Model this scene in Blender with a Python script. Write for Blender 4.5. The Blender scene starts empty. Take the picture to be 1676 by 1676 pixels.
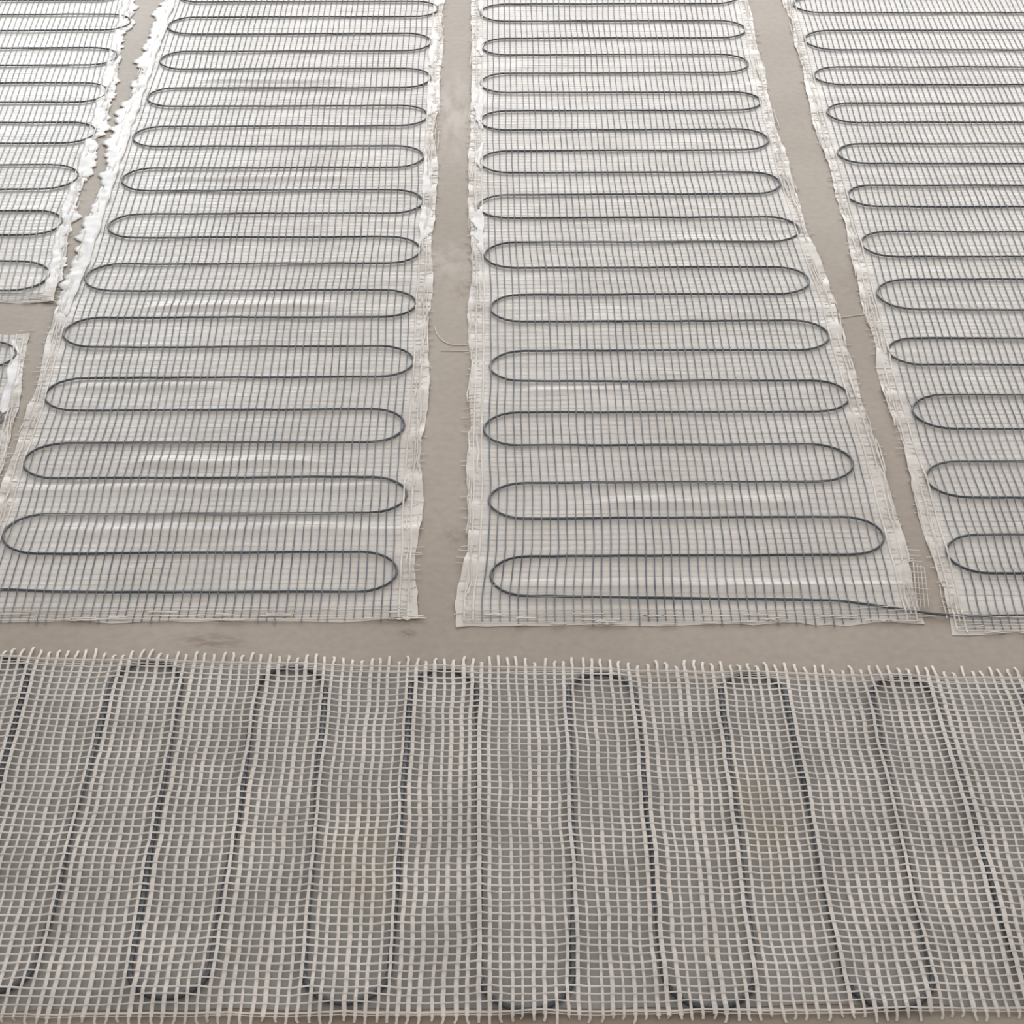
import bpy, math, random
import numpy as np
from mathutils import Vector, Matrix, kdtree, noise

random.seed(7)
C = bpy.context.scene.collection
W = 1676.0
F = 3277.0                     # focal length in pixels
H = 1.36                       # camera height
PITCH = math.radians(35.1)
YAW = -0.0082

# ------------------------------------------------------------------ camera
cam_d = bpy.data.cameras.new('camera')
cam = bpy.data.objects.new('camera', cam_d)
C.objects.link(cam)
cam_d.sensor_width = 36.0
cam_d.lens = F / W * 36.0
cam_d.clip_start = 0.01
cam.location = (0, 0, H)
cam.rotation_euler = (math.pi / 2 - PITCH, 0, YAW)
bpy.context.scene.camera = cam
R = cam.rotation_euler.to_matrix()


def ground(px, py):
    """the floor point a pixel of the photograph shows"""
    d = R @ Vector(((px - W / 2) / F, -(py - W / 2) / F, -1.0))
    t = -H / d.z
    return (d.x * t, d.y * t)


# --------------------------------------------------------------- materials
def lin(c):
    return tuple(((v / 255.0) / 12.92 if v / 255.0 <= .04045 else ((v / 255.0 + .055) / 1.055) ** 2.4) for v in c) + (1.0,)


def new_mat(name):
    m = bpy.data.materials.new(name)
    m.use_nodes = True
    nt = m.node_tree
    b = nt.nodes['Principled BSDF']
    return m, nt, b


def noise_col(nt, scale, lo, hi, c0, c1, detail=4, vec=None, stretch=None):
    tc = nt.nodes.new('ShaderNodeTexCoord')
    mp = nt.nodes.new('ShaderNodeMapping')
    if stretch:
        mp.inputs['Scale'].default_value = stretch
    nt.links.new(tc.outputs['Object'], mp.inputs['Vector'])
    n = nt.nodes.new('ShaderNodeTexNoise')
    n.inputs['Scale'].default_value = scale
    n.inputs['Detail'].default_value = detail
    nt.links.new(mp.outputs['Vector'], n.inputs['Vector'])
    r = nt.nodes.new('ShaderNodeValToRGB')
    r.color_ramp.elements[0].position = lo
    r.color_ramp.elements[1].position = hi
    r.color_ramp.elements[0].color = c0
    r.color_ramp.elements[1].color = c1
    nt.links.new(n.outputs['Fac'], r.inputs['Fac'])
    return r, n


def mat_thread(name, c0, c1, rough=.55, scale=14):
    m, nt, b = new_mat(name)
    r, n = noise_col(nt, scale, .35, .65, lin(c0), lin(c1))
    nt.links.new(r.outputs['Color'], b.inputs['Base Color'])
    b.inputs['Roughness'].default_value = rough
    b.inputs['Specular IOR Level'].default_value = .4
    return m


PALE = mat_thread('pale_glass_fibre', (203, 198, 192), (226, 221, 215), .5)
EDGE = mat_thread('edge_fibre', (205, 200, 194), (232, 228, 222), .45)
GLARE_WHITE = mat_thread('white_edge_glare', (226, 228, 230), (240, 241, 242), .4)  # white for the added edge strips, film glare put into the colour
SLATE = mat_thread('slate_net_thread', (84, 94, 106), (126, 134, 142), .5, 9)
PALE_SLATE = mat_thread('pale_slate_net_thread', (132, 138, 146), (168, 172, 177), .5, 9)
CROSS = mat_thread('grey_cross_thread', (196, 193, 190), (220, 217, 213), .5, 20)


def mat_cable():
    m, nt, b = new_mat('slate_cable_sheath')
    r, n = noise_col(nt, 9, .3, .7, lin((52, 58, 67)), lin((96, 101, 108)))
    nt.links.new(r.outputs['Color'], b.inputs['Base Color'])
    b.inputs['Roughness'].default_value = .42
    return m


CABLE = mat_cable()


def mat_film(name, c0, c1):
    m, nt, b = new_mat(name)
    r, n = noise_col(nt, 7, .3, .7, lin(c0), lin(c1), 6)
    nt.links.new(r.outputs['Color'], b.inputs['Base Color'])
    b.inputs['Roughness'].default_value = .33
    b.inputs['Specular IOR Level'].default_value = .5
    r2, n2 = noise_col(nt, 60, .2, .8, (0, 0, 0, 1), (1, 1, 1, 1), 4, stretch=(.35, 1, 1))
    bp = nt.nodes.new('ShaderNodeBump')
    bp.inputs['Strength'].default_value = .25
    bp.inputs['Distance'].default_value = .002
    nt.links.new(r2.outputs['Color'], bp.inputs['Height'])
    nt.links.new(bp.outputs['Normal'], b.inputs['Normal'])
    return m


FILM = mat_film('pale_backing_film', (207, 202, 197), (224, 220, 216))
GREY_FILM = mat_film('grey_backing_film', (158, 156, 154), (176, 174, 171))


def add_stains(nt, last, stains):
    tc = nt.nodes.new('ShaderNodeTexCoord')
    # brown and ochre stains, each with a place and size of its own
    for (px, py, rx, ry, col, amt) in stains:
        gx, gy = ground(px, py)
        mp = nt.nodes.new('ShaderNodeMapping')
        mp.vector_type = 'TEXTURE'
        mp.inputs['Location'].default_value = (gx, gy, 0)
        mp.inputs['Scale'].default_value = (rx, ry, 1)
        nt.links.new(tc.outputs['Object'], mp.inputs['Vector'])
        nz = nt.nodes.new('ShaderNodeTexNoise')
        nz.inputs['Scale'].default_value = 2.5
        nt.links.new(mp.outputs['Vector'], nz.inputs['Vector'])
        ln = nt.nodes.new('ShaderNodeVectorMath')
        ln.operation = 'LENGTH'
        nt.links.new(mp.outputs['Vector'], ln.inputs[0])
        mr = nt.nodes.new('ShaderNodeMapRange')
        mr.inputs['From Min'].default_value = 1.0
        mr.inputs['From Max'].default_value = .25
        mr.inputs['To Min'].default_value = 0
        mr.inputs['To Max'].default_value = amt
        nt.links.new(ln.outputs['Value'], mr.inputs['Value'])
        mu = nt.nodes.new('ShaderNodeMath')
        mu.operation = 'MULTIPLY'
        nt.links.new(mr.outputs['Result'], mu.inputs[0])
        mr2 = nt.nodes.new('ShaderNodeMapRange')
        mr2.inputs['From Min'].default_value = .35
        mr2.inputs['From Max'].default_value = .6
        nt.links.new(nz.outputs['Fac'], mr2.inputs['Value'])
        nt.links.new(mr2.outputs['Result'], mu.inputs[1])
        mm = nt.nodes.new('ShaderNodeMixRGB')
        nt.links.new(mu.outputs['Value'], mm.inputs['Fac'])
        nt.links.new(last, mm.inputs['Color1'])
        mm.inputs['Color2'].default_value = lin(col)
        last = mm.outputs['Color']
    return last


def stained(m):
    nt = m.node_tree
    b = nt.nodes['Principled BSDF']
    src = b.inputs['Base Color'].links[0].from_socket
    nt.links.new(add_stains(nt, src, FILM_STAINS), b.inputs['Base Color'])
    return m


def mat_floor():
    m, nt, b = new_mat('screed_floor')
    r, n = noise_col(nt, 3.2, .3, .72, lin((160, 149, 137)), lin((178, 168, 157)), 8)
    r2, n2 = noise_col(nt, 90, .3, .7, (.92, .92, .92, 1), (1.05, 1.05, 1.05, 1), 5)
    mx = nt.nodes.new('ShaderNodeMixRGB')
    mx.blend_type = 'MULTIPLY'
    mx.inputs['Fac'].default_value = 1
    nt.links.new(r.outputs['Color'], mx.inputs['Color1'])
    nt.links.new(r2.outputs['Color'], mx.inputs['Color2'])
    last = add_stains(nt, mx.outputs['Color'], STAINS)
    nt.links.new(last, b.inputs['Base Color'])
    b.inputs['Roughness'].default_value = .5
    b.inputs['Specular IOR Level'].default_value = .35
    bp = nt.nodes.new('ShaderNodeBump')
    bp.inputs['Strength'].default_value = .15
    bp.inputs['Distance'].default_value = .001
    nt.links.new(n2.outputs['Fac'], bp.inputs['Height'])
    nt.links.new(bp.outputs['Normal'], b.inputs['Normal'])
    return m


# px, py, half width m, half depth m, colour, strength
STAINS = [
    (345, 1050, .05, .02, (134, 118, 104), .8),
    (668, 1036, .012, .012, (120, 110, 100), .8),
    (745, 880, .02, .03, (140, 128, 114), .7),
    (757, 478, .02, .04, (150, 130, 110), .7),
    (735, 430, .05, .09, (196, 190, 182), .6),
    (745, 180, .06, .22, (206, 200, 192), .7),
    (1395, 470, .03, .06, (158, 140, 124), .7),
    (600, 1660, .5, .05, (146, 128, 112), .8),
]


FILM_STAINS = [
    (590, 1420, .045, .12, (170, 161, 136), .8),
    (1250, 1340, .045, .12, (172, 164, 140), .8),
]


# ------------------------------------------------------------ mesh helpers
def link(name, verts, faces, m, parent=None, smooth=False):
    me = bpy.data.meshes.new(name)
    me.from_pydata(verts, [], faces)
    me.materials.append(m)
    if smooth:
        me.polygons.foreach_set('use_smooth', [True] * len(me.polygons))
    me.update()
    o = bpy.data.objects.new(name, me)
    C.objects.link(o)
    if parent:
        o.parent = parent
        o.matrix_parent_inverse = Matrix.Translation(-parent.location)
    return o


class MB:
    def __init__(self):
        self.v = []
        self.f = []

    def ribbon(self, pts, w, t):
        """flat glass-fibre yarn: six-sided section along a path"""
        n = len(pts)
        if n < 2:
            return
        prof = [(-.5, .35), (-.28, 1), (.28, 1), (.5, .35), (.3, 0), (-.3, 0)]
        b = len(self.v)
        k = len(prof)
        for i, p in enumerate(pts):
            a = pts[max(0, i - 1)]
            c = pts[min(n - 1, i + 1)]
            dx, dy = c[0] - a[0], c[1] - a[1]
            l = math.hypot(dx, dy) or 1
            sx, sy = -dy / l, dx / l
            for (q, h) in prof:
                self.v.append((p[0] + sx * q * w, p[1] + sy * q * w, p[2] + h * t))
        for i in range(n - 1):
            for j in range(k):
                a = b + i * k + j
                c = b + i * k + (j + 1) % k
                self.f.append((a, a + k, c + k, c))
        self.f.append(tuple(b + j for j in range(k)))
        self.f.append(tuple(b + (n - 1) * k + j for j in range(k - 1, -1, -1)))

    def tube(self, pts, r, k=8):
        n = len(pts)
        b = len(self.v)
        for i, p in enumerate(pts):
            a = Vector(pts[max(0, i - 1)])
            c = Vector(pts[min(n - 1, i + 1)])
            d = (c - a).normalized()
            s = d.cross(Vector((0, 0, 1))).normalized()
            u = s.cross(d)
            for j in range(k):
                an = 2 * math.pi * j / k
                q = Vector(p) + s * (math.cos(an) * r) + u * (math.sin(an) * r)
                self.v.append(tuple(q))
        for i in range(n - 1):
            for j in range(k):
                a = b + i * k + j
                c = b + i * k + (j + 1) % k
                self.f.append((a, c, c + k, a + k))
        self.f.append(tuple(b + j for j in range(k - 1, -1, -1)))
        self.f.append(tuple(b + (n - 1) * k + j for j in range(k)))

    def build(self, name, m, parent=None, smooth=False):
        return link(name, self.v, self.f, m, parent, smooth)


def nz(x, y, s, seed=0.0):
    return noise.noise(Vector((x * s + seed * 7.3, y * s - seed * 3.1, seed)))


def thing(name, label, cat, loc, group=None):
    o = bpy.data.objects.new(name, None)
    o.empty_display_size = .05
    C.objects.link(o)
    o.location = loc
    o['label'] = label
    o['category'] = cat
    if group:
        o['group'] = group
    return o


def densify(pts, step):
    out = [pts[0]]
    for a, b in zip(pts[:-1], pts[1:]):
        l = math.dist(a, b)
        n = max(1, int(l / step))
        for i in range(1, n + 1):
            t = i / n
            out.append((a[0] + (b[0] - a[0]) * t, a[1] + (b[1] - a[1]) * t))
    return out


def interp(tab, y):
    """tab: sorted list of (Y, X); linear, extrapolated at both ends"""
    if y <= tab[0][0]:
        a, b = tab[0], tab[min(2, len(tab) - 1)]
    elif y >= tab[-1][0]:
        a, b = tab[max(0, len(tab) - 3)], tab[-1]
    else:
        for a, b in zip(tab[:-1], tab[1:]):
            if a[0] <= y <= b[0]:
                break
    return a[1] + (b[1] - a[1]) * (y - a[0]) / (b[0] - a[0])


def edge_tab(pxs):
    t = sorted((g[1], g[0]) for g in (ground(*p) for p in pxs))
    return t


R_CABLE = .0015
Z_FILM = .0004
FAR_Y = 4.35


def make_kd(paths):
    n = sum(len(p) for p in paths)
    kd = kdtree.KDTree(n)
    i = 0
    for p in paths:
        for q in p:
            kd.insert((q[0], q[1], 0), i)
            i += 1
    kd.balance()
    return kd


def drape(kd, x, y, lo, hi, w):
    d = kd.find((x, y, 0))[2]
    return lo + (hi - lo) * math.exp(-(d / w) ** 2)


# ------------------------------------------------------------- the far mats
def far_mat(label, left, right, near_end, rows, first_side, loops_l, loops_r, seed, lead=None, slope=0.0, film_margin=(.008, .008),
            thread_mat=SLATE, tail_y=FAR_Y, thread_w=.0014, bridge=(), glare_edges=(), ridges=()):
    """left / right: edge pixels of the net (or a number: metres from the other edge);
    rows: pixel y of the cable rows, near to far; loops: pixel x of the turns."""
    if isinstance(left, (int, float)):
        rt = edge_tab(right)
        lt = [(y, x - left) for (y, x) in rt]
    elif isinstance(right, (int, float)):
        lt = edge_tab(left)
        rt = [(y, x + right) for (y, x) in lt]
    else:
        lt, rt = edge_tab(left), edge_tab(right)
    L = lambda y: interp(lt, y)
    Rr = lambda y: interp(rt, y)
    y0 = near_end
    y1 = tail_y
    root = thing('heating_mat', label, 'heating mat', ((L(y0) + Rr(y0)) / 2, (y0 + y1) / 2, 0), 'far heating mats side by side')
    # --- cable rows in metres
    ys = []
    for (rx, ry) in rows:
        ys.append(ground(rx, ry)[1])
    while ys[-1] < y1 - .12:
        ys.append(ys[-1] + .08)
    # slope: dY per metre of X (rows that do not run quite square)
    refx = ground(*rows[0])[0]
    # each turn: extreme x
    lp = sorted((ground(*p)[1], ground(*p)[0]) for p in loops_l) if loops_l else None
    rp = sorted((ground(*p)[1], ground(*p)[0]) for p in loops_r) if loops_r else None

    def ext(side, y):
        if side < 0:
            if lp and lp[0][0] - .05 <= y <= lp[-1][0] + .05:
                return min(lp, key=lambda q: abs(q[0] - y))[1]
            return L(y) + .012
        if rp and rp[0][0] - .05 <= y <= rp[-1][0] + .05:
            return min(rp, key=lambda q: abs(q[0] - y))[1]
        return Rr(y) - .012

    path = []
    side = first_side
    if lead:
        path += [ground(*p) for p in lead]
    else:
        path.append((ext(-side, ys[0]), ys[0]))
    for i in range(len(ys) - 1):
        ya, yb = ys[i], ys[i + 1]
        xe = ext(side, (ya + yb) / 2)
        r = (yb - ya) / 2
        # long sides of the turn run out a little flatter than a half circle
        cx = xe - side * r * 1.15
        for k in range(13):
            a = -math.pi / 2 + math.pi * k / 12
            x = cx + side * r * 1.15 * math.cos(a)
            y = (ya + yb) / 2 + r * math.sin(a)
            path.append((x, y + slope * (x - refx)))
        side = -side
    xe = ext(side, ys[-1])
    path.append((xe - side * .01, ys[-1] + slope * (xe - refx)))
    path = densify(path, .006)
    wob = [(p[0], p[1] + .0016 * nz(p[0], p[1], 9, seed) + .0006 * nz(p[0], p[1], 40, seed)) for p in path]
    kd = make_kd([wob])
    zc = Z_FILM + .0008 + R_CABLE
    cb = MB()
    cb.tube([(p[0], p[1], zc + .0003 * nz(p[0], p[1], 30, seed)) for p in wob], R_CABLE, 8)
    cb.build('heating_cable', CABLE, root, True)
    rg = [(ground(px, py), hl, am) for (px, py, hl, am) in ridges]

    def ridge(x, y):
        z = 0
        for ((gx, gy), hl, am) in rg:
            q = abs(x - gx) / hl
            if q < 1.3:
                e = y - gy - .006 * nz(x, gy, 9, seed + 50)
                z += am * math.exp(-(e / .009) ** 2) * max(0, min(1, (1.3 - q) / .3))
        return z

    # --- backing film, softly wrinkled, with uneven edges
    ml, mr = film_margin
    ny = int((y1 - y0 + .03) / .006)
    nx = 30
    V = []
    Fc = []
    for j in range(ny + 1):
        y = y0 - .006 + (y1 - y0 + .006) * j / ny
        xl = L(y) - ml - .008 * nz(0, y, 8, seed + 1) - .002 * nz(0, y, 45, seed + 2)
        xr = Rr(y) + mr + .008 * nz(1, y, 8, seed + 3) + .002 * nz(1, y, 45, seed + 4)
        for i in range(nx + 1):
            t = i / nx
            x = xl + (xr - xl) * t
            z = Z_FILM + .0009 * max(0, nz(x * .35, y, 22, seed + 5)) + .0005 * max(0, nz(x * .5, y, 60, seed + 6))
            z += ridge(x, y)
            e = min(t, 1 - t) * (xr - xl)
            if e < .03:
                z += (.03 - e) * .12 * max(0, .25 + nz(x, y, 26, seed + 8))
            yy = y
            if j == 0:
                yy += .006 * nz(x, 0, 16, seed + 9) + .003 * nz(x, 0, 60, seed + 9)
            V.append((x, yy, z))
    n1 = len(V)
    V += [(v[0], v[1], v[2] - .0003) for v in V]
    for j in range(ny):
        for i in range(nx):
            a = j * (nx + 1) + i
            q = (a, a + 1, a + nx + 2, a + nx + 1)
            Fc.append(q)
            Fc.append(tuple(n1 + k for k in reversed(q)))
    link('backing_film', V, Fc, FILM, root, True)
    # --- net: long threads over the cable, fine cross threads
    width = Rr((y0 + y1) / 2) - L((y0 + y1) / 2)
    nt = int(round(width / .0099))
    lo = Z_FILM + .0011
    hi = zc + R_CABLE + .0001
    net = MB()
    pale = MB()
    step = .008
    nsy = int((y1 - y0) / step)

    def warp(x, y):
        return (.0022 * nz(x, y, 6, seed + 20) + .0009 * nz(x, y, 17, seed + 21),
                .0018 * nz(x, y, 7, seed + 22))

    def pt(u, y, dz=0):
        x = L(y) + (Rr(y) - L(y)) * u
        wx, wy = warp(x, y)
        x += wx
        yy = y + wy + slope * (x - refx)
        return (x, yy, drape(kd, x, yy, lo, hi, .007) + ridge(x, yy) + dz)

    for i in range(nt + 1):
        u = i / nt
        s = random.uniform(-.0006, .0006) / width
        e = -random.uniform(0, .012) if random.random() < .6 else 0
        pts = [pt(u + s, y0 + e + (y1 - y0 - e) * k / nsy) for k in range(nsy + 1)]
        edge = i < 2 or i > nt - 2
        if edge:
            pale.ribbon(pts, .0022, .0006)
        else:
            net.ribbon(pts, thread_w * random.uniform(.8, 1.2), .0006)
    net.build('net', thread_mat, root)
    crs = MB()
    nc = int((y1 - y0) / .0102)
    for k in range(nc + 1):
        y = y0 + (y1 - y0) * k / nc + random.uniform(-.0008, .0008)
        strong = random.random() < .12
        n = 26
        pts = [pt(j / n, y, -.0006) for j in range(n + 1)]
        crs.ribbon(pts, .0011 if strong else .00042, .0002)
    crs.build('cross_threads', CROSS, root)
    # --- frayed selvedge: short pale yarn ends and loose lengths along both sides
    for sd in (0, 1):
        y = y0
        while y < y1:
            y += random.uniform(.006, .02)
            u = sd
            x0, yy, z = pt(u, y)
            l = random.uniform(.004, .016)
            dx = (-1 if sd == 0 else 1) * l
            dy = random.uniform(-.006, .006)
            pale.ribbon([(x0 - dx * .6, yy, z), (x0 + dx * .4, yy + dy * .5, z * .8), (x0 + dx, yy + dy, .0012)], .0012, .0005)
        for q in range(int((y1 - y0) / .05)):
            y = random.uniform(y0, y1 - .1)
            ln = random.uniform(.03, .1)
            off = random.uniform(-.006, .010) * (-1 if sd == 0 else 1)
            pts = []
            for k in range(9):
                yk = y + ln * k / 8
                x = (L(yk) if sd == 0 else Rr(yk)) + off + .003 * nz(q, yk, 30, seed + 30)
                pts.append((x, yk, .0028 + .0006 * math.sin(k)))
            pale.ribbon(pts, random.uniform(.0010, .0022), .0005)
    # cut front edge
    for k in range(5):
        y = y0 - .003 + k * .0055
        pts = [pt(j / 60, y + .0016 * nz(j, k, .9, seed)) for j in range(61)]
        pale.ribbon(pts, random.uniform(.0009, .002), .0006)
    for k in range(26):
        u, y = random.random(), y0 + random.uniform(-.008, .012)
        du = random.uniform(.02, .09)
        pts = [pt(u + du * j / 5, y + .002 * nz(j, k, .8, seed)) for j in range(6)]
        pale.ribbon([(p[0], p[1], .0018) for p in pts], random.uniform(.0014, .003), .0007)
    for (pa, pb) in bridge:
        ga, gb = ground(*pa), ground(*pb)
        pts = []
        for j in range(7):
            t = j / 6
            x = ga[0] + (gb[0] - ga[0]) * t
            y = ga[1] + (gb[1] - ga[1]) * t + .0012 * nz(x, ga[1], 40, seed)
            pts.append((x, y, .0046 + .0003 * math.sin(j)))
        pale.ribbon(pts, random.uniform(.0009, .0016), .0005)
    pale.build('frayed_edge', EDGE, root)
    # torn: added white strips, glare along the film sides put into their colour
    for (sd, ya, yb, wd, gap) in glare_edges:
        y = ya
        while y < yb:
            V, Fc = [], []
            ln = random.uniform(.08, .22) if gap else yb - y
            n = max(4, int(ln / .005))
            for j in range(n + 1):
                yy = y + ln * j / n
                base = L(yy) if sd < 0 else Rr(yy)
                pin = min(1, min(j, n - j) / 8 + .12)
                ww = wd * pin * (.78 + .55 * nz(sd, yy, 21, seed + 40) + .35 * nz(sd, yy, 60, seed + 44) + .2 * nz(sd, yy, 140, seed + 45))
                ww = max(.003, ww)
                for i in range(7):
                    t = i / 6
                    x = base + sd * (-.012 + ww * t + (.004 * (1 - t)) * nz(sd, yy, 30, seed + 43))
                    z = .0030 - .0016 * t + .0022 * max(0, nz(x * 1.5, yy, 40, seed + 41)) + .0010 * max(0, nz(x, yy, 120, seed + 42))
                    V.append((x, yy, z))
            for j in range(n):
                for i in range(6):
                    a = j * 7 + i
                    Fc.append((a, a + 1, a + 8, a + 7))
            y += ln + .01 + random.random() * gap
            o = link('glare_strip', V, Fc, GLARE_WHITE, root, True)
            sm = o.modifiers.new('thickness', 'SOLIDIFY')
            sm.thickness = .0003
            o['label'] = 'crumpled white strip added as glare on the film edge'
    return root


def rows_at(x, ys):
    return [(x, y) for y in ys]


# mat 1: far left
far_mat('pale heating mat far left, its rounded cable turns facing the whitish left strip',
        .5, [(212, 0), (158, 215), (110, 360), (84, 486)], ground(40, 492)[1],
        rows_at(30, [478, 430, 387, 348, 312, 272, 237, 203, 170, 138, 109, 81, 52, 26, 3]),
        1, None, [(80, 455), (102, 367), (128, 292), (156, 220), (176, 153), (192, 95), (214, 38)], 1.0,
        thread_mat=PALE_SLATE, glare_edges=[(1, ground(90, 480)[1], 4.1, .030, 0)])
# mat 2: left of the central strip
far_mat('pale heating mat with long cable rows, between the whitish left strip and central strip',
        [(278, 0), (212, 190), (165, 330), (135, 425), (97, 520), (66, 640), (25, 765), (-2, 850)],
        [(720, 0), (709, 200), (702, 350), (694, 500), (688, 620), (678, 750), (668, 1000)], ground(400, 1012)[1],
        rows_at(440, [972, 907, 843, 784, 727, 673, 620, 570, 522, 478, 434, 391, 352, 314, 277, 242, 209, 176, 146, 115, 86, 58, 30, 5]),
        1, [(8, 870), (42, 750), (76, 643), (106, 543), (140, 457), (178, 371), (200, 296), (218, 226), (242, 160), (262, 102), (275, 45)],
        [(650, 940), (666, 812), (662, 700), (677, 595), (681, 500), (688, 413), (692, 333), (693, 260), (700, 193), (705, 130), (706, 72), (717, 18)], 2.0,
        ridges=[(400, 500, .10, .0022), (370, 757, .09, .0024), (420, 292, .12, .002), (450, 131, .10, .002), (250, 632, .08, .002), (420, 868, .2, .0016), (330, 800, .2, .0016)],
        glare_edges=[(-1, ground(95, 520)[1], 4.1, .033, 0), (1, ground(700, 400)[1], 4.0, .018, .12)],
        lead=[(-420, 955), (-60, 966), (100, 971), (300, 972)])
# mat 3: right of the central strip
far_mat('pale heating mat with long cable rows, between the central and the slanting right strip',
        [(780, 0), (777, 300), (780, 480), (778, 600), (775, 750), (772, 900), (760, 985)],
        [(1218, 0), (1256, 180), (1286, 290), (1318, 390), (1358, 500), (1376, 570), (1412, 690), (1444, 800), (1482, 950), (1496, 1000)], ground(1000, 1018)[1],
        rows_at(900, [979, 913, 851, 793, 732, 678, 627, 577, 529, 485, 441, 399, 359, 321, 285, 249, 215, 184, 154, 122, 92, 65, 37, 9]),
        -1, [(803, 945), (800, 820), (792, 700), (802, 603), (803, 505), (793, 418), (783, 340), (786, 267), (786, 200), (786, 140), (789, 78), (786, 23)],
        [(1447, 885), (1397, 765), (1390, 655), (1357, 555), (1325, 465), (1308, 378), (1277, 303), (1259, 237), (1246, 170), (1226, 112), (1222, 57)], 3.0, ridges=[(1150, 825, .10, .0018), (950, 637, .06, .0016), (1230, 395, .09, .0014), (1000, 960, .2, .0014), (1350, 960, .1, .0016)],
        glare_edges=[(-1, ground(778, 420)[1], 4.0, .017, .14)],
        bridge=[((1478 + k * 1.5, 905 + k * 9), (1504 + k * 2.2, 906 + k * 9)) for k in range(10)] +
        [((1494 + k * 6, 925 + 3 * k), (1500 + k * 6.5, 1000)) for k in range(4)],
        lead=[(1535, 1009), (1500, 1004), (1440, 995), (1380, 987), (1250, 983), (1050, 981), (900, 979)])
# mat 4: right
far_mat('pale heating mat cut by the right frame edge, beyond the slanting bare strip',
        [(1290, 0), (1316, 100), (1342, 200), (1367, 290), (1392, 380), (1424, 500), (1446, 600), (1480, 720), (1506, 800), (1528, 880), (1552, 965), (1556, 990)],
        .5, ground(1620, 1032)[1],
        rows_at(1640, [1010, 941, 878, 817, 758, 704, 649, 599, 556, 509, 459, 422, 381, 340, 305, 269, 237, 202, 170, 140, 111, 83, 51, 22]),
        1, [(1548, 905), (1515, 785), (1493, 675), (1452, 573), (1434, 480), (1407, 395), (1386, 318), (1369, 248), (1352, 182), (1331, 122), (1315, 62), (1298, 8)],
        None, 4.0, lead=[(1535, 1009), (1552, 1010), (1600, 1011), (1640, 1010)], slope=-.008)
# mat 5: small one at the left edge
far_mat('small ragged corner of a heating mat at the left frame edge, lowest there',
        .5, [(40, 548), (22, 640), (2, 720)], ground(0, 990)[1],
        rows_at(-60, [955, 893, 833, 775, 718, 664, 606, 562]),
        1, None, [(26, 584), (4, 690)], 5.0, tail_y=ground(20, 548)[1], thread_mat=PALE_SLATE,
        glare_edges=[(1, ground(10, 690)[1], ground(24, 560)[1], .018, 0)])


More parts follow.
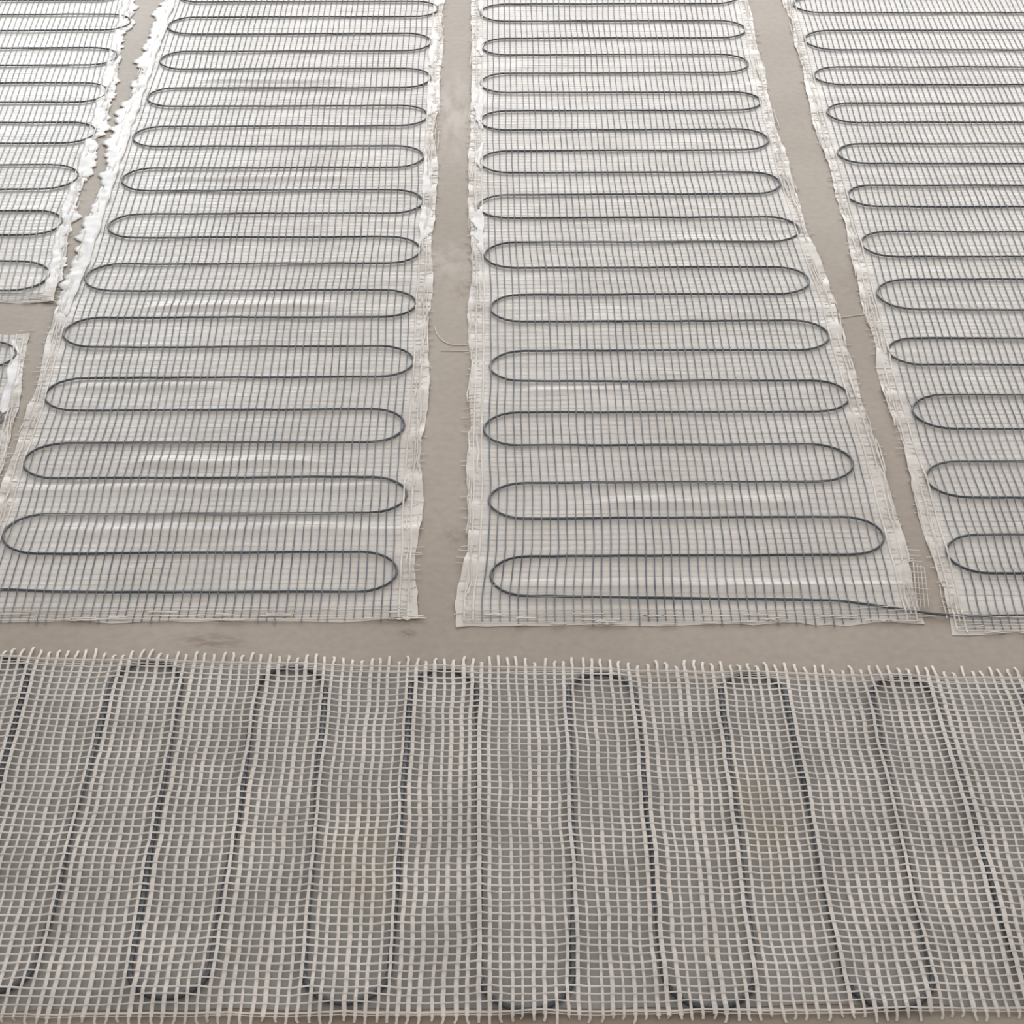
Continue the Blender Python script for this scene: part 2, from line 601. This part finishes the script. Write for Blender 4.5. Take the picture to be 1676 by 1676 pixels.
# ------------------------------------------------------------- the near mat
def near_mat():
    seed = 11.0
    top = edge_tab_x([(50, 1078), (420, 1087), (850, 1094), (1060, 1100), (1600, 1110)])
    xa, xb = -1.05, 1.05
    yb0 = ground(838, 1668)[1]
    T = lambda x: interp(top, max(-.62, min(.62, x)))
    B = lambda x: yb0
    root = thing('heating_mat', 'nearest heating mat, coarse pale netting over dark cable loops running front to back',
                 'heating mat', (0, yb0 + .25, 0))
    # cable: up and down
    xs_px = [70, 222, 352, 500, 640, 787, 940, 1083, 1228, 1370, 1512, 1655]
    xs = [ground(x, 1550)[0] for x in xs_px]
    s = (xs[-1] - xs[0]) / (len(xs) - 1)
    i0 = 0
    while xs[0] > xa + .1:
        xs.insert(0, xs[0] - s)
        i0 += 1
    while xs[-1] < xb - .1:
        xs.append(xs[-1] + s)
    topy = [(20, 1080), (258, 1088), (490, 1097), (738, 1101), (985, 1107), (1237, 1108), (1480, 1113), (1700, 1118)]
    boty = [(0, 1632), (285, 1638), (567, 1646), (862, 1657), (1156, 1655), (1440, 1655), (1700, 1655)]
    tt = edge_tab_x(topy)
    bt = edge_tab_x(boty)
    path = []
    # the line at pixel 222 runs up to a turn on its left, so lines 0-1 join at the top
    for i in range(len(xs) - 1):
        a, b = xs[i], xs[i + 1]
        up = ((i - i0) % 2 == 0)
        cx = (a + b) / 2
        r = (b - a) / 2
        ra = r * (.86 if up else 1.0)
        ye = interp(tt, max(-.6, min(.6, cx))) if up else interp(bt, max(-.6, min(.6, cx)))
        for k in range(13):
            an = math.pi - math.pi * k / 12
            y = ye - (ra - ra * math.sin(an)) if up else ye + (ra - ra * math.sin(an))
            path.append((cx + ra * math.cos(an), y))
    path = densify(path, .005)
    wob = [(p[0] + .0035 * nz(p[0], p[1], 7, seed), p[1]) for p in path]
    kd = make_kd([wob])
    rc = .0028
    cb = MB()
    cb.tube([(p[0], p[1], rc + .0011) for p in wob], rc, 8)
    cb.build('heating_cable', CABLE, root, True)
    lo, hi = .0044, 2 * rc + .0013
    V, Fc = [], []
    nx, ny = 160, 60
    for j in range(ny + 1):
        for i in range(nx + 1):
            x = xa + (xb - xa) * i / nx
            y0, y1 = B(x) + .012, T(x) - .008
            y = y0 + (y1 - y0) * j / ny
            if j in (0, ny):
                y += .004 * nz(x, j, 18, seed + 12)
            V.append((x, y, .0004 if j in (0, ny) else .0005 + .0005 * max(0, nz(x, y, 20, seed + 13))))
    n1 = len(V)
    V += [(v[0], v[1], v[2] - .0003) for v in V]
    for j in range(ny):
        for i in range(nx):
            a = j * (nx + 1) + i
            q = (a, a + 1, a + nx + 2, a + nx + 1)
            Fc.append(q)
            Fc.append(tuple(n1 + k for k in reversed(q)))
    link('backing_film', V, Fc, stained(GREY_FILM), root, True)
    net = MB()
    fray = MB()

    def pos(x, y, dz=0):
        wx = .0026 * nz(x, y, 6, seed + 1) + .0018 * nz(x, y, 19, seed + 2) + .0006 * nz(x, y, 70, seed + 14)
        wy = .0022 * nz(x, y, 6, seed + 3) + .0016 * nz(x, y, 21, seed + 4) + .0006 * nz(x, y, 75, seed + 15)
        return (x + wx, y + wy, drape(kd, x + wx, y + wy, lo, hi, .01) + .0006 * nz(x, y, 11, seed + 5) + dz)

    n = int((xb - xa) / .0098)
    for i in range(n + 1):
        x = xa + (xb - xa) * i / n + random.uniform(-.0007, .0007)
        t, b = T(x), B(x)
        pts = []
        m = 100
        for k in range(m + 1):
            y = b + (t - b) * k / m
            pts.append(pos(x, y, .0002 * math.cos(math.pi * (k / 2.0 + i))))
        net.ribbon(pts, .0037 * random.uniform(.62, 1.22), .0008)
        # yarn ends beyond the last cross thread
        e = random.uniform(.008, .020)
        q = pts[-1]
        fray.ribbon([q, (q[0] + random.uniform(-.001, .001), q[1] + e * .5, q[2] * .75), (q[0] + random.uniform(-.0016, .0016), q[1] + e, .001)], .0030, .0007)
        e = random.uniform(.0, .008)
        q = pts[0]
        fray.ribbon([q, (q[0], q[1] - e * .5, q[2] * .8), (q[0] + random.uniform(-.002, .002), q[1] - e, .001)], .0024, .0007)
    rows = 51
    for j in range(rows):
        f = (j + .5) / rows
        m = n
        wj = .0020 * random.uniform(.7, 1.3)
        jit = random.uniform(-.0007, .0007)
        pts = []
        for k in range(m + 1):
            x = xa + (xb - xa) * k / m
            t, b = T(x), B(x)
            pts.append(pos(x, b + (t - b) * f + jit, .0003 - .0002 * math.cos(math.pi * (k + j))))
        net.ribbon(pts, wj, .0008)
    net.build('net', PALE, root)
    # edge selvedges: fine yarns bundled along both long edges
    for j in range(3):
        for edge in ((0, 1) if j < 2 else (1,)):
            pts = []
            for k in range(0, n * 2 + 1):
                x = xa + (xb - xa) * k / (2 * n)
                y = (T(x) - .002 - .004 * j if edge else B(x) + .002 + .004 * j) + .0016 * nz(x, j, 16, seed + 6 + edge)
                p = pos(x, y)
                pts.append((p[0], p[1], p[2] - .0006))
            fray.ribbon(pts, .0011, .0005)
    fray.build('frayed_edge', EDGE, root)


def edge_tab_x(pxs):
    """Y as a function of X"""
    return sorted(ground(*p) for p in pxs)


near_mat()


# ---------------------------------------------------------------- loose yarns
def yarn(label, pxs, w=.0016):
    pts = [ground(*p) for p in pxs]
    # smooth through the points
    out = []
    for i in range(len(pts) - 1):
        p0 = pts[max(0, i - 1)]
        p1, p2 = pts[i], pts[i + 1]
        p3 = pts[min(len(pts) - 1, i + 2)]
        for k in range(8):
            t = k / 8
            q = []
            for d in (0, 1):
                q.append(.5 * (2 * p1[d] + (p2[d] - p0[d]) * t + (2 * p0[d] - 5 * p1[d] + 4 * p2[d] - p3[d]) * t * t +
                               (3 * p1[d] - p0[d] - 3 * p2[d] + p3[d]) * t ** 3))
            out.append(q)
    out.append(pts[-1])
    mb = MB()
    mb.ribbon([(p[0], p[1], .0001) for p in out], w, .0009)
    o = mb.build('loose_yarn', EDGE)
    o['label'] = label
    o['category'] = 'yarn'
    o['group'] = 'loose yarns on the bare floor strips'
    return o


yarn('curved whitish loose yarn hooking across the central bare strip', [(711, 535), (716, 548), (728, 560), (745, 565), (772, 564)])
yarn('straight whitish loose yarn across the central bare strip, just below the curved one', [(721, 574), (745, 574.5), (772, 575)], .0012)
yarn('short pale loose yarn lying across the slanting right strip', [(1372, 521), (1392, 518), (1420, 514)], .0016)

# --------------------------------------------------------------------- floor
fl = link('floor', [(-4, -1.5, 0), (4, -1.5, 0), (4, 7, 0), (-4, 7, 0)], [(0, 1, 2, 3)], mat_floor())
fl['kind'] = 'structure'

# --------------------------------------------------------------------- light
wd = bpy.data.worlds.new('world')
bpy.context.scene.world = wd
wd.use_nodes = True
wd.node_tree.nodes['Background'].inputs['Color'].default_value = lin((236, 231, 226))
wd.node_tree.nodes['Background'].inputs['Strength'].default_value = .78


def area(name, loc, target, sx, sy, power, col):
    d = bpy.data.lights.new(name, 'AREA')
    d.shape = 'RECTANGLE'
    d.size, d.size_y = sx, sy
    d.energy = power
    d.color = col
    o = bpy.data.objects.new(name, d)
    C.objects.link(o)
    o.location = loc
    o.rotation_euler = (Vector(target) - Vector(loc)).to_track_quat('-Z', 'Y').to_euler()
    return o


# daylight: a row of windows along the far wall and a brighter glazed door at its left end
area('window_row_daylight', (1.3, 7.6, 1.7), (.4, 2.5, 0), 8.4, 1.7, 208, (1.0, .99, .985))
area('glazed_door_daylight', (-1.75, 7.6, 1.9), (-.6, 2.5, 0), 1.0, 1.9, 22, (.80, .94, 1.0))

sc = bpy.context.scene
sc.view_settings.view_transform = 'Standard'
sc.view_settings.look = 'None'
sc.view_settings.gamma = 1
sc.view_settings.use_curve_mapping = False
sc.view_settings.exposure = 0.0
